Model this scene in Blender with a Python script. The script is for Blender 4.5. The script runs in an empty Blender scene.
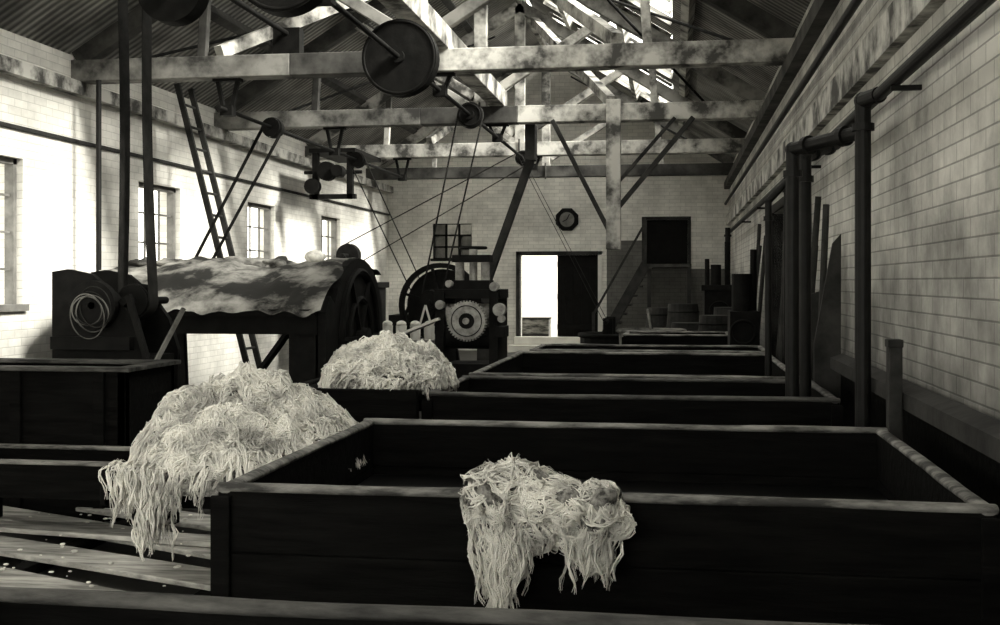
import bpy, bmesh, math, random
from mathutils import Vector, Matrix, noise
random.seed(7)
scene = bpy.context.scene
try:
    scene.view_settings.view_transform = 'Standard'
    scene.view_settings.look = 'None'
except Exception:
    pass

# ------------------------------------------------------------ materials
TINT = (1.0, 0.98, 0.91)
def col(g, t=TINT): return (g*t[0], g*t[1], g*t[2], 1)
def mat(name, g1, g2=None, rough=0.8, scale=6.0, bump=0.2, stretch=(1,1,1), detail=6, lo=0.35, hi=0.7, spec=0.3, metal=0.0):
    if g2 is None: g2 = g1*0.7
    m = bpy.data.materials.new(name); m.use_nodes = True
    nt = m.node_tree; b = nt.nodes['Principled BSDF']
    tc = nt.nodes.new('ShaderNodeTexCoord'); mp = nt.nodes.new('ShaderNodeMapping')
    mp.inputs['Scale'].default_value = stretch
    nz = nt.nodes.new('ShaderNodeTexNoise'); nz.inputs['Scale'].default_value = scale
    nz.inputs['Detail'].default_value = detail; nz.inputs['Roughness'].default_value = 0.62
    cr = nt.nodes.new('ShaderNodeValToRGB')
    cr.color_ramp.elements[0].position = lo; cr.color_ramp.elements[0].color = col(g2)
    cr.color_ramp.elements[1].position = hi; cr.color_ramp.elements[1].color = col(g1)
    L = nt.links
    L.new(tc.outputs['Object'], mp.inputs['Vector']); L.new(mp.outputs['Vector'], nz.inputs['Vector'])
    L.new(nz.outputs['Fac'], cr.inputs['Fac']); L.new(cr.outputs['Color'], b.inputs['Base Color'])
    b.inputs['Roughness'].default_value = rough; b.inputs['Metallic'].default_value = metal
    b.inputs['Specular IOR Level'].default_value = spec
    if bump:
        bp = nt.nodes.new('ShaderNodeBump'); bp.inputs['Strength'].default_value = bump; bp.inputs['Distance'].default_value = 0.02
        L.new(nz.outputs['Fac'], bp.inputs['Height']); L.new(bp.outputs['Normal'], b.inputs['Normal'])
    return m

def brick_mat(name, axis, g=0.78, gd=0.55, gm=0.5, ns=1.3, lo=.3, hi=.6, grime=False):
    m = bpy.data.materials.new(name); m.use_nodes = True
    nt = m.node_tree; L = nt.links; b = nt.nodes['Principled BSDF']
    tc = nt.nodes.new('ShaderNodeTexCoord'); sp = nt.nodes.new('ShaderNodeSeparateXYZ'); cb = nt.nodes.new('ShaderNodeCombineXYZ')
    L.new(tc.outputs['Object'], sp.inputs[0])
    L.new(sp.outputs[0 if axis == 'x' else 1], cb.inputs[0]); L.new(sp.outputs[2], cb.inputs[1])
    br = nt.nodes.new('ShaderNodeTexBrick')
    br.inputs['Scale'].default_value = 1.0
    br.inputs['Brick Width'].default_value = 0.24; br.inputs['Row Height'].default_value = 0.085
    br.inputs['Mortar Size'].default_value = 0.006; br.inputs['Mortar Smooth'].default_value = 0.6
    br.inputs['Color1'].default_value = col(g); br.inputs['Color2'].default_value = col(g*0.86); br.inputs['Mortar'].default_value = col(gm)
    L.new(cb.outputs[0], br.inputs['Vector'])
    nz = nt.nodes.new('ShaderNodeTexNoise'); nz.inputs['Scale'].default_value = ns; nz.inputs['Detail'].default_value = 10
    nz.inputs['Roughness'].default_value = 0.7
    L.new(tc.outputs['Object'], nz.inputs['Vector'])
    cr = nt.nodes.new('ShaderNodeValToRGB')
    cr.color_ramp.elements[0].position = lo; cr.color_ramp.elements[0].color = (gd, gd, gd, 1)
    cr.color_ramp.elements[1].position = hi; cr.color_ramp.elements[1].color = (1, 1, 1, 1)
    L.new(nz.outputs['Fac'], cr.inputs['Fac'])
    mx = nt.nodes.new('ShaderNodeMixRGB'); mx.blend_type = 'MULTIPLY'; mx.inputs[0].default_value = 1.0
    L.new(br.outputs['Color'], mx.inputs[1]); L.new(cr.outputs['Color'], mx.inputs[2])
    out = mx.outputs[0]
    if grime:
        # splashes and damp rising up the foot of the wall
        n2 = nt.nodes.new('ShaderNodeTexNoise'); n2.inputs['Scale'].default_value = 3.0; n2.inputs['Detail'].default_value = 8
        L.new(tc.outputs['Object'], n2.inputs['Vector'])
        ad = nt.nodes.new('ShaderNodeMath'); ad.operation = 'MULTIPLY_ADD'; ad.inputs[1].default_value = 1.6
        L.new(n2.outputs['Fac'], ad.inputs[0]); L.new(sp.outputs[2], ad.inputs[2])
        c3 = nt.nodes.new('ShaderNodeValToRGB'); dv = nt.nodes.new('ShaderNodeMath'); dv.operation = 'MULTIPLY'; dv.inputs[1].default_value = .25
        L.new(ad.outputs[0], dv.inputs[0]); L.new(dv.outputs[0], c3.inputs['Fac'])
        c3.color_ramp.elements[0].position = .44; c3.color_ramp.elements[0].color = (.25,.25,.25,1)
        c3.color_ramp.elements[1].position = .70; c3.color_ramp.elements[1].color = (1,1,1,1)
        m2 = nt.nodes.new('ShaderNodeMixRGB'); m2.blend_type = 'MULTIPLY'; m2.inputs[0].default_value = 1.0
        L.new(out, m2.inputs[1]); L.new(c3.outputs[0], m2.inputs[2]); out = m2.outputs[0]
    L.new(out, b.inputs['Base Color'])
    bp = nt.nodes.new('ShaderNodeBump'); bp.inputs['Strength'].default_value = 0.4; bp.inputs['Distance'].default_value = 0.012
    inv = nt.nodes.new('ShaderNodeMath'); inv.operation = 'SUBTRACT'; inv.inputs[0].default_value = 1.0
    L.new(br.outputs['Fac'], inv.inputs[1]); L.new(inv.outputs[0], bp.inputs['Height']); L.new(bp.outputs['Normal'], b.inputs['Normal'])
    b.inputs['Roughness'].default_value = 0.9
    return m

def roof_mat():
    m = bpy.data.materials.new('corrugated_sheet'); m.use_nodes = True
    nt = m.node_tree; L = nt.links; b = nt.nodes['Principled BSDF']
    tc = nt.nodes.new('ShaderNodeTexCoord')
    wv = nt.nodes.new('ShaderNodeTexWave'); wv.bands_direction = 'Y'; wv.inputs['Scale'].default_value = 2.6
    wv.inputs['Distortion'].default_value = 0.15
    L.new(tc.outputs['Object'], wv.inputs['Vector'])
    nz = nt.nodes.new('ShaderNodeTexNoise'); nz.inputs['Scale'].default_value = 1.5; nz.inputs['Detail'].default_value = 6
    L.new(tc.outputs['Object'], nz.inputs['Vector'])
    mx = nt.nodes.new('ShaderNodeMixRGB'); mx.blend_type = 'MULTIPLY'; mx.inputs[0].default_value = 1.0
    c1 = nt.nodes.new('ShaderNodeValToRGB'); c1.color_ramp.elements[0].color = col(0.13); c1.color_ramp.elements[1].color = col(0.5)
    c2 = nt.nodes.new('ShaderNodeValToRGB'); c2.color_ramp.elements[0].color = (0.3,0.3,0.3,1); c2.color_ramp.elements[1].color = (1,1,1,1)
    c2.color_ramp.elements[0].position = 0.35; c2.color_ramp.elements[1].position = 0.65
    L.new(wv.outputs['Fac'], c1.inputs['Fac']); L.new(nz.outputs['Fac'], c2.inputs['Fac'])
    L.new(c1.outputs[0], mx.inputs[1]); L.new(c2.outputs[0], mx.inputs[2]); L.new(mx.outputs[0], b.inputs['Base Color'])
    bp = nt.nodes.new('ShaderNodeBump'); bp.inputs['Strength'].default_value = 0.8; bp.inputs['Distance'].default_value = 0.03
    L.new(wv.outputs['Fac'], bp.inputs['Height']); L.new(bp.outputs['Normal'], b.inputs['Normal'])
    b.inputs['Roughness'].default_value = 0.8
    return m

M_BRY = brick_mat('whitewashed_brick_side', 'y', 0.86, 0.6, 0.62, 1.0)
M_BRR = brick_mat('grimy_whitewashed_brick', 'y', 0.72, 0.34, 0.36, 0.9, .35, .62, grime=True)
M_BRX = brick_mat('whitewashed_brick_end', 'x', 0.86, 0.55, 0.55, 0.8)
M_BRD = brick_mat('bare_brick_end', 'x', 0.14, 0.5, 0.07)
M_ROOF = roof_mat()
M_FLOOR = mat('wet_stone_floor', 0.05, 0.015, 0.6, 2.5, 0.3)
M_GROUND = mat('yard_ground', 0.5, 0.3, 0.9, 1.5, 0.1)
M_TRUSS = mat('limewashed_timber', 0.55, 0.06, 0.85, 2.6, 0.4, (1,1,1), 12, 0.40, 0.58)
M_MID = mat('midtone_timber', 0.26, 0.03, 0.85, 2.2, 0.4, (1,1,1), 12, 0.38, 0.62)
M_DARKSHADE = mat('dark_and_shaded_timber', 0.07, 0.012, 0.85, 2.6, 0.4, (1,1,1), 8, 0.36, 0.62)  # dark timber; also paints shade onto the tie beam by the pulleys
M_TRUSSD = mat('dark_timber', 0.04, 0.008, 0.8, 4.0, 0.3)
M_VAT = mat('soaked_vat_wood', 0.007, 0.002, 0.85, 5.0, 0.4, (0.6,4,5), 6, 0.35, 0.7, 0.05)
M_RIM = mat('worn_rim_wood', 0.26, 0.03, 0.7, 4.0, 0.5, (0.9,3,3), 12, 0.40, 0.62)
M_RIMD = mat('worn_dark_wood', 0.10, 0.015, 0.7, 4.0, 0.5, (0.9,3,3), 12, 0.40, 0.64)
M_LIQ = mat('vat_liquor', 0.003, 0.002, 0.4, 3.0, 0.1, spec=0.15)
M_IRON = mat('cast_iron', 0.011, 0.004, 0.7, 10.0, 0.2, spec=0.10)
M_IRONL = mat('worn_iron', 0.45, 0.14, 0.5, 10.0, 0.2, spec=0.5)
M_PIPE = mat('painted_pipe', 0.009, 0.004, 0.55, 10.0, 0.1, spec=0.2)
M_BELT = mat('leather_belt', 0.03, 0.010, 0.8, 8.0, 0.1, spec=.1)
M_CANVAS = mat('canvas_sheet', 0.34, 0.02, 0.9, 2.0, 0.6, (1,1,1), 12, 0.44, 0.62)
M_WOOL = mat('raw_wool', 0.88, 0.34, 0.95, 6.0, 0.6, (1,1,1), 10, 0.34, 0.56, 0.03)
M_WOOLD = mat('wool_under_shade', 0.36, 0.05, 0.95, 36.0, 1.0, (1,1,1), 8, 0.38, 0.62, 0.03)  # darker than the locks: shade in the gaps is put into the colour
M_SLAT = mat('duckboard_wood', 0.60, 0.15, 0.8, 4.0, 0.3, (0.7,4,4), 10)
M_WHITE = mat('whitewash', 0.85, 0.65, 0.9, 2.0, 0.1)
M_BLACK = mat('black_paint', 0.010, 0.005, 0.8, 5.0, 0.1, spec=.1)
M_GREY = mat('grey_board', 0.2, 0.1, 0.8, 5.0, 0.2)

# ------------------------------------------------------------ mesh builder
class B:
    def __init__(s, *mats): s.bm = bmesh.new(); s.mats = mats
    def _mi(s, geom, mi):
        for v in geom:
            for f in v.link_faces: f.material_index = mi
    def box(s, x0, x1, y0, y1, z0, z1, mi=0, rot=None):
        c = Vector(((x0+x1)/2, (y0+y1)/2, (z0+z1)/2))
        r = bmesh.ops.create_cube(s.bm, size=1.0)['verts']
        for v in r:
            p = Vector((v.co.x*(x1-x0), v.co.y*(y1-y0), v.co.z*(z1-z0)))
            if rot is not None: p = rot @ p
            v.co = p + c
        s._mi(r, mi); return s
    def beam(s, p, q, w, h, mi=0, up=(0,0,1)):
        p = Vector(p); q = Vector(q); d = (q-p); ln = d.length; d.normalize()
        up = Vector(up)
        if abs(d.dot(up)) > 0.98*up.length: up = Vector((0,1,0)) if abs(d.y) < 0.9 else Vector((1,0,0))
        sd = d.cross(up).normalized(); u2 = sd.cross(d).normalized(); c = (p+q)/2
        r = bmesh.ops.create_cube(s.bm, size=1.0)['verts']
        for v in r: v.co = c + d*(v.co.x*ln) + sd*(v.co.y*w) + u2*(v.co.z*h)
        s._mi(r, mi); return s
    def cyl(s, p, q, r1, r2=None, seg=20, mi=0):
        if r2 is None: r2 = r1
        p = Vector(p); q = Vector(q); d = q-p; ln = d.length
        rr = bmesh.ops.create_cone(s.bm, cap_ends=True, segments=seg, radius1=r1, radius2=r2, depth=ln)['verts']
        rt = d.to_track_quat('Z', 'Y').to_matrix()
        for v in rr: v.co = rt @ v.co + (p+q)/2
        s._mi(rr, mi); return s
    def ring(s, c, axis, R, r, seg=40, sub=8, mi=0, a0=0.0, a1=None, rw=None):
        c = Vector(c); rt = Vector(axis).to_track_quat('Z', 'Y').to_matrix()
        rw = rw or r
        full = a1 is None
        if full: a1 = a0+2*math.pi
        n = seg if full else seg+1
        rows = []
        for i in range(n):
            a = a0+(a1-a0)*i/seg; row = []
            for j in range(sub):
                b = 2*math.pi*(j+.5)/sub
                row.append(s.bm.verts.new(rt @ Vector(((R+r*math.cos(b))*math.cos(a), (R+r*math.cos(b))*math.sin(a), rw*math.sin(b))) + c))
            rows.append(row)
        for i in range(seg):
            A = rows[i]; Bq = rows[(i+1) % n]
            for j in range(sub):
                f = s.bm.faces.new((A[j], Bq[j], Bq[(j+1)%sub], A[(j+1)%sub])); f.material_index = mi
        return s
    def sph(s, c, rx, ry, rz, mi=0, seg=20, nz=0.0, ns=3.0):
        rr = bmesh.ops.create_uvsphere(s.bm, u_segments=seg, v_segments=max(8, seg*2//3), radius=1.0)['verts']
        for v in rr:
            p = Vector((v.co.x*rx, v.co.y*ry, v.co.z*rz))
            if nz: p *= 1+nz*noise.noise((p+Vector(c))*ns)
            v.co = p+Vector(c)
        s._mi(rr, mi); return s
    def prism(s, pts, axis, a0, a1, mi=0):
        def mk(a, p):
            return Vector((a, p[0], p[1])) if axis == 0 else Vector((p[0], a, p[1]))
        A = [s.bm.verts.new(mk(a0, p)) for p in pts]; C = [s.bm.verts.new(mk(a1, p)) for p in pts]
        f1 = s.bm.faces.new(A); f2 = s.bm.faces.new(C[::-1]); f1.material_index = mi; f2.material_index = mi
        n = len(pts)
        for i in range(n):
            f = s.bm.faces.new((A[i], A[(i+1)%n], C[(i+1)%n], C[i])); f.material_index = mi
        return s
    def wheel(s, c, axis, R, w, spokes=5, mi=0, rim=0.04, hub=0.06):
        c = Vector(c); ax = Vector(axis).normalized()
        s.ring(c, ax, R-rim/2, rim/2, 40, 4, mi, rw=w/1.4)
        s.cyl(c-ax*w*0.7, c+ax*w*0.7, hub, mi=mi)
        rt = ax.to_track_quat('Z', 'Y').to_matrix()
        for k in range(spokes):
            a = 2*math.pi*k/spokes+.3
            d = rt @ Vector((math.cos(a), math.sin(a), 0))
            s.beam(c+d*hub*0.5, c+d*(R-rim*0.6), 0.035, 0.035, mi, up=ax)
        return s
    def end(s, name, bevel=0.0, smooth=False):
        bmesh.ops.recalc_face_normals(s.bm, faces=s.bm.faces)
        me = bpy.data.meshes.new(name); s.bm.to_mesh(me); s.bm.free()
        for m in s.mats: me.materials.append(m)
        ob = bpy.data.objects.new(name, me); scene.collection.objects.link(ob)
        if smooth:
            for p in me.polygons: p.use_smooth = True
        if bevel:
            bv = ob.modifiers.new('bevel', 'BEVEL'); bv.width = bevel; bv.segments = 2; bv.limit_method = 'ANGLE'
        return ob

XL, XR, YF, YB = -6.7, 1.22, 26.5, -2.0
XC = (XL+XR)/2; ZE = 4.15; RISE = 2.47; ZR = ZE+RISE; HS = (XR-XL)/2
TR = [-0.1, 3.9, 8.0, 12.15, 16.2, 20.4, 24.6]

# ------------------------------------------------------------ room shell
B(M_FLOOR).box(XL-.3, XR+.3, YB-.3, YF+4, -0.2, 0).end('floor')
B(M_GROUND).box(-60, 60, -30, 80, -0.6, -0.22).end('yard_ground')

def wall_side(name, x0, x1, wins, m):
    b = B(m); y = YB
    for (a, c, z0, z1) in sorted(wins):
        b.box(x0, x1, y, a, 0, ZE); b.box(x0, x1, a, c, 0, z0); b.box(x0, x1, a, c, z1, ZE); y = c
    b.box(x0, x1, y, YF, 0, ZE); return b.end(name)
LW = [(c-.62, c+.62, 1.35, 2.88) for c in (2.6, 6.5, 10.45, 14.3, 18.05, 21.9)]
wall_side('wall_left', XL-.3, XL, LW, M_BRY)
RD = (12.9, 14.7)
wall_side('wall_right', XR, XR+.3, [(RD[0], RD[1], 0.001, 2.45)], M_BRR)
b = B(M_BRX)
b.box(XL-.3, -6.0, YB-.3, YB, 0, ZE); b.box(0.4, XR+.3, YB-.3, YB, 0, ZE); b.box(-6.0, 0.4, YB-.3, YB, 3.6, ZE)  # wide unseen opening behind the camera, added to let in light
b.prism([(XL-.3, ZE), (XR+.3, ZE), (XC, ZR+.15)], 1, YB-.3, YB)
b.end('wall_back')
for i, (a, c, z0, z1) in enumerate(LW):
    b = B(M_GREY); x = XL-.12; t = .05
    b.box(x-t, x+t, a, a+.06, z0, z1); b.box(x-t, x+t, c-.06, c, z0, z1)
    b.box(x-t, x+t, a, c, z1-.06, z1); b.box(x-t, XL+.05, a-.04, c+.04, z0-.05, z0+.02)
    for k in (1, 2): yy = a+(c-a)*k/3; b.box(x-.012, x+.012, yy-.012, yy+.012, z0, z1)
    for k in (1, 2, 3): zz = z0+(z1-z0)*k/4; b.box(x-.012, x+.012, a, c, zz-.012, zz+.012)
    b.end('window_%d' % (i+1))
b = B(M_BRX, M_BRD)
DX0, DX1, DZ = -3.56, -1.75, 2.22
ops = [(-5.63, -4.70, 2.15, 2.97), (DX0, DX1, 0.16, DZ), (-.68, .29, 2.0, 3.02)]
x = XL-.3
for (a, c, z0, z1) in ops[:2]:
    b.box(x, a, YF, YF+.35, 0, ZE); b.box(a, c, YF, YF+.35, 0, z0); b.box(a, c, YF, YF+.35, z1, ZE); x = c
b.box(x, -1.55, YF, YF+.35, 0, ZE)
a, c, z0, z1 = ops[2]
b.box(-1.55, a, YF, YF+.35, 0, 2.55, 1); b.box(-1.55, a, YF, YF+.35, 2.55, ZE)
b.box(a, c, YF, YF+.35, 0, z0, 1); b.box(a, c, YF, YF+.35, z1, ZE)
b.box(c, XR+.3, YF, YF+.35, 0, 1.9, 1); b.box(c, XR+.3, YF, YF+.35, 1.9, ZE, 0)
b.prism([(XL-.3, ZE), (XR+.3, ZE), (XC, ZR+.15)], 1, YF, YF+.35)
b.end('wall_far')
b = B(M_BLACK, M_GREY); a, c, z0, z1 = ops[0]
for k in range(4): xx = a+(c-a)*k/3; b.box(xx-.025, xx+.025, YF+.05, YF+.1, z0, z1)
for k in range(4): zz = z0+(z1-z0)*k/3; b.box(a, c, YF+.05, YF+.1, zz-.02, zz+.02)
b.box(a, a+(c-a)/3, YF+.12, YF+.14, z0, z1, 1); b.box(a+(c-a)*2/3, c, YF+.12, YF+.14, z0, z0+(z1-z0)*.66, 1)
b.box(a-.05, c+.05, YF-.05, YF+.12, z0-.06, z0)
b.end('window_7')
b = B(M_GREY); b.box(-8.5, -4.72, YF+1.2, YF+1.3, -.2, 4.0); b.end('wall_outbuilding')
b = B(M_BLACK, M_TRUSSD); a, c, z0, z1 = ops[2]
b.box(a, c, YF+.12, YF+.2, z0, z1)
b.box(a+.02, (a+c)/2-.01, YF+.08, YF+.12, z0+.03, z1-.03); b.box((a+c)/2+.01, c-.02, YF+.08, YF+.12, z0+.03, z1-.03)
b.box(a-.07, a, YF-.03, YF+.1, z0-.07, z1+.07, 1); b.box(c, c+.07, YF-.03, YF+.1, z0-.07, z1+.07, 1)
b.box(a, c, YF-.03, YF+.1, z1, z1+.07, 1); b.box(a, c, YF-.03, YF+.1, z0-.07, z0, 1)
b.end('door_2')
b = B(M_WHITE, M_BLACK, M_TRUSSD)
b.box(DX0-.09, DX0, YF-.04, YF+.2, .16, DZ+.09, 2); b.box(DX1, DX1+.09, YF-.04, YF+.2, .16, DZ+.09, 0)
b.box(DX0-.09, DX1+.09, YF-.04, YF+.2, DZ, DZ+.09, 2)
xm = -2.70
b.box(xm, DX1, YF+.12, YF+.16, .17, DZ, 1)
for k in range(5):
    xx = xm+(DX1-xm)*k/5; b.box(xx+.005, xx+(DX1-xm)/5-.005, YF+.1, YF+.13, .17, DZ, 1)
for zz in (.5, 1.2, 1.95): b.box(xm, DX1, YF+.06, YF+.1, zz, zz+.12, 1)
b.end('door_1')
B(M_WHITE).box(DX0-.2, DX1+.2, YF-.65, YF-.05, 0, .16).box(DX0-.1, DX1+.1, YF-.3, YF-.05, .16, .34).end('door_step', .01)
b = B(M_WHITE)
b.box(-4.6, -.9, YF+3.6, YF+3.8, 0, 3.0); b.box(-4.7, -4.55, YF+.35, YF+3.8, 0, 3.0)
b.end('wall_passage')
b = B(M_RIM, M_TRUSSD)
b.box(-3.7, -3.0, YF+1.0, YF+1.5, 0, .7); b.box(-3.72, -2.98, YF+.98, YF+1.52, .7, .74, 1); b.box(-3.7, -3.0, YF+.98, YF+1.0, .3, .36, 1)
b.end('wooden_chest', .01)
b = B(M_BLACK, M_TRUSSD)
for k in range(7):
    yy = RD[0]+(RD[1]-RD[0])*k/7; b.box(XR+.12, XR+.17, yy+.002, yy+(RD[1]-RD[0])/7-.002, 0, 2.45, 0)
for zz in (.4, 1.2, 2.1): b.box(XR+.08, XR+.12, RD[0], RD[1], zz, zz+.12, 0)
b.box(XR-.03, XR+.12, RD[0]-.1, RD[0], 0, 2.55, 1); b.box(XR-.03, XR+.12, RD[1], RD[1]+.1, 0, 2.55, 1)
b.box(XR-.03, XR+.12, RD[0]-.1, RD[1]+.1, 2.45, 2.55, 1)
b.end('door_3')

def slope_pt(side, s, y, off=0.0):
    x = (XR if side > 0 else XL) + (-side)*HS*s
    n = Vector((side*RISE, 0, HS)).normalized()
    return Vector((x, y, ZE+RISE*s)) + n*off
def roof_panel(b, side, s0, s1, y0, y1, off=0.17, t=.05):
    vs = []
    for o in (off, off+t):
        for (s, y) in ((s0, y0), (s1, y0), (s1, y1), (s0, y1)):
            vs.append(b.bm.verts.new(slope_pt(side, s, y, o)))
    for f in ((0,1,2,3), (7,6,5,4), (0,4,5,1), (1,5,6,2), (2,6,7,3), (3,7,4,0)): b.bm.faces.new([vs[i] for i in f])
b = B(M_ROOF); roof_panel(b, -1, -.1, 1.0, YB-.3, YF+.4); b.end('ceiling_left')
b = B(M_ROOF)
SK = [(.2, 3.5), (4.3, 7.6), (8.4, 11.8), (12.6, 15.8), (16.6, 20.0), (20.8, 24.2)]
S0, S1 = .34, .90
roof_panel(b, 1, -.1, S0, YB-.3, YF+.4); roof_panel(b, 1, S1, 1.0, YB-.3, YF+.4)
y = YB-.3
for (a, c) in SK: roof_panel(b, 1, S0, S1, y, a); y = c
roof_panel(b, 1, S0, S1, y, YF+.4)
b.end('ceiling_right')
b = B(M_TRUSS)
for (a, c) in SK:
    for k in range(0, 6):
        yy = a+(c-a)*k/5
        b.beam(slope_pt(1, S0, yy, .14), slope_pt(1, S1, yy, .14), .04, .05)
b.end('skylight_bars')
for side in (-1, 1):
    for s in (.28, .52, .78):
        p = slope_pt(side, s, YB, .085); q = slope_pt(side, s, YF, .085)
        B(M_TRUSS if side > 0 else M_DARKSHADE).beam(p, q, .11, .15, up=(side*RISE, 0, HS)).end('roof_purlin')
B(M_TRUSS).box(XC-.04, XC+.04, YB, YF, ZR-.06, ZR+.16).end('ridge_beam')
for y in TR:
    b = B(M_TRUSS, M_DARKSHADE, M_MID)
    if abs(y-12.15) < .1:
        b.box(XL-.05, -4.15, y-.12, y+.12, 3.85, 4.09, 2); b.box(-4.15, -2.55, y-.12, y+.12, 3.85, 4.09, 1); b.box(-2.55, XR+.05, y-.12, y+.12, 3.85, 4.09, 0)  # left half in darker timbers: shade painted into this tie
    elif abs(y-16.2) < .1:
        b.box(XL-.05, -3.6, y-.12, y+.12, 3.85, 4.09, 2); b.box(-3.6, -2.2, y-.12, y+.12, 3.85, 4.09, 1); b.box(-2.2, XR+.05, y-.12, y+.12, 3.85, 4.09, 0)  # darker left sections on this tie too
    elif y > 24:
        b.box(XL-.05, XR+.05, y-.12, y+.12, 3.85, 4.09, 1)
    else:
        b.box(XL-.05, XR+.05, y-.12, y+.12, 3.85, 4.09)
    for sd in (-1, 1):
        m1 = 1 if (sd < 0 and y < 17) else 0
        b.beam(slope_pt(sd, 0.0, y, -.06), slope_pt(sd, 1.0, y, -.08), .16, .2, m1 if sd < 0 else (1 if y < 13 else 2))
        b.beam((XC+sd*.1, y, 4.25), slope_pt(sd, .52, y, -.1), .12, .13, 0 if y > 13 else 2)
        b.beam((XC+sd*HS*.62, y, 4.09), slope_pt(sd, .38, y, -.1), .1, .1, m1)
    b.box(XC-.09, XC+.09, y-.08, y+.08, 4.09, ZR-.1)
    b.cyl((XC, y-.13, 4.15), (XC, y-.13, 3.8), .015, mi=1)
    b.end('roof_truss', .01)
B(M_TRUSS).box(XL, XL+.12, YB, YF, 3.7, 3.85).end('wall_plate')
B(M_DARKSHADE).box(XR-.12, XR, YB, YF, 3.7, 3.85).end('wall_plate')
B(M_TRUSS).box(XR-.07, XR, YB, YF, 2.88, 3.1).end('trim_1')
B(M_TRUSSD).box(XL, XL+.03, YB, YF, 3.17, 3.21).end('trim_2')
B(M_VAT).box(XR-.03, XR, YB, RD[0]-.11, 0, 1.0).end('baseboard_right')
B(M_TRUSS).box(-2.6, -2.38, 1.0, 16.35, 4.09, 4.33).end('longitudinal_timber', .01)
for (y0, y1, xx) in ((16.2, 20.4, -.9), (20.4, 24.6, -4.4), (12.15, 16.2, -5.0), (12.15, 16.2, -.6)):
    sd = 1 if xx > XC else -1
    B(M_TRUSS).beam((xx, y0, 4.15), (XC+(.25*sd), y1, ZR-.35), .12, .14).end('diagonal_brace')
# thin iron tie rods between the trusses
b = B(M_IRON)
for (y0, y1, x0, x1, z0, z1) in ((12.15, 16.2, .6, -1.8, 4.1, 5.9), (16.2, 12.15, .4, -1.9, 4.1, 5.9), (16.2, 20.4, -5.6, -3.2, 4.1, 6.0), (12.15, 16.2, -5.9, -3.4, 4.1, 5.8), (20.4, 24.6, .2, -2.2, 4.1, 6.0)):
    b.cyl((x0, y0, z0), (x1, y1, z1), .018, seg=8)
b.end('iron_tie_rods')

# ------------------------------------------------------------ vats
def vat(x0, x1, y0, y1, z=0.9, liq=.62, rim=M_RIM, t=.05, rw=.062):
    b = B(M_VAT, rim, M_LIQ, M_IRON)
    npl = 4; ph = (z-.02)/npl
    for k in range(npl):
        za, zb = k*ph+.001, (k+1)*ph-.001
        j = (0, .002, -.001, .001)[k]
        b.box(x0+.0, x1-.0, y0+j, y0+t, za, zb); b.box(x0, x1, y1-t, y1-j, za, zb)
        b.box(x0-j, x0+t, y0+t, y1-t, za, zb); b.box(x1-t, x1+j, y0+t, y1-t, za, zb)
    b.box(x0+.02, x1-.02, y0+.01, y0+t-.01, 0, z-.03); b.box(x0+.02, x1-.02, y1-t+.01, y1-.01, 0, z-.03)
    b.box(x0+.01, x0+t-.01, y0, y1, 0, z-.03); b.box(x1-t+.01, x1-.01, y0, y1, 0, z-.03)
    o = (rw-t)/2
    def rail(p, q):
        p = Vector(p); q = Vector(q); N = 24; d = (q-p).normalized(); side = Vector((-d.y, d.x, 0))
        rows = []
        for i in range(N+1):
            t_ = i/N; c = p.lerp(q, t_)
            w = rw/2*(1+.15*noise.noise(c*3.0)); h = .017*(1+.3*noise.noise(c*2.3+Vector((5,0,0))))
            c = c+Vector((0, 0, .006*noise.noise(c*1.7)))
            rows.append([b.bm.verts.new(c+side*(w*math.cos(a))+Vector((0, 0, h*math.sin(a)))) for a in [math.pi*2*k/10 for k in range(10)]])
        for i in range(N):
            for k in range(10):
                f = b.bm.faces.new((rows[i][k], rows[i+1][k], rows[i+1][(k+1)%10], rows[i][(k+1)%10])); f.material_index = 1; f.smooth = True
        b.bm.faces.new(rows[0]).material_index = 1; b.bm.faces.new(rows[-1][::-1]).material_index = 1
    zc = z-.016
    rail((x0-o, y0+t/2, zc), (x1+o, y0+t/2, zc)); rail((x0-o, y1-t/2, zc), (x1+o, y1-t/2, zc))
    rail((x0+t/2, y0, zc-.002), (x0+t/2, y1, zc-.002)); rail((x1-t/2, y0, zc-.002), (x1-t/2, y1, zc-.002))
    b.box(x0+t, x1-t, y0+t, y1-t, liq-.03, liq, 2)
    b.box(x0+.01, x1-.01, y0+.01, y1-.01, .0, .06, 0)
    b.box(x0-.02, x0+.05, y0-.02, y0+.0, 0, z-.04, 0); b.box(x1-.05, x1+.02, y0-.02, y0, 0, z-.04, 0)
    return b.end('wooden_vat', .006)
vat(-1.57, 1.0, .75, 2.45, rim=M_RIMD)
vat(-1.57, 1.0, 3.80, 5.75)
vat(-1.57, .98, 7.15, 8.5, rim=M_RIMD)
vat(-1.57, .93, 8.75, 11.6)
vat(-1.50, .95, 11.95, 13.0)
vat(-.69, .75, 15.6, 16.6)

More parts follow.
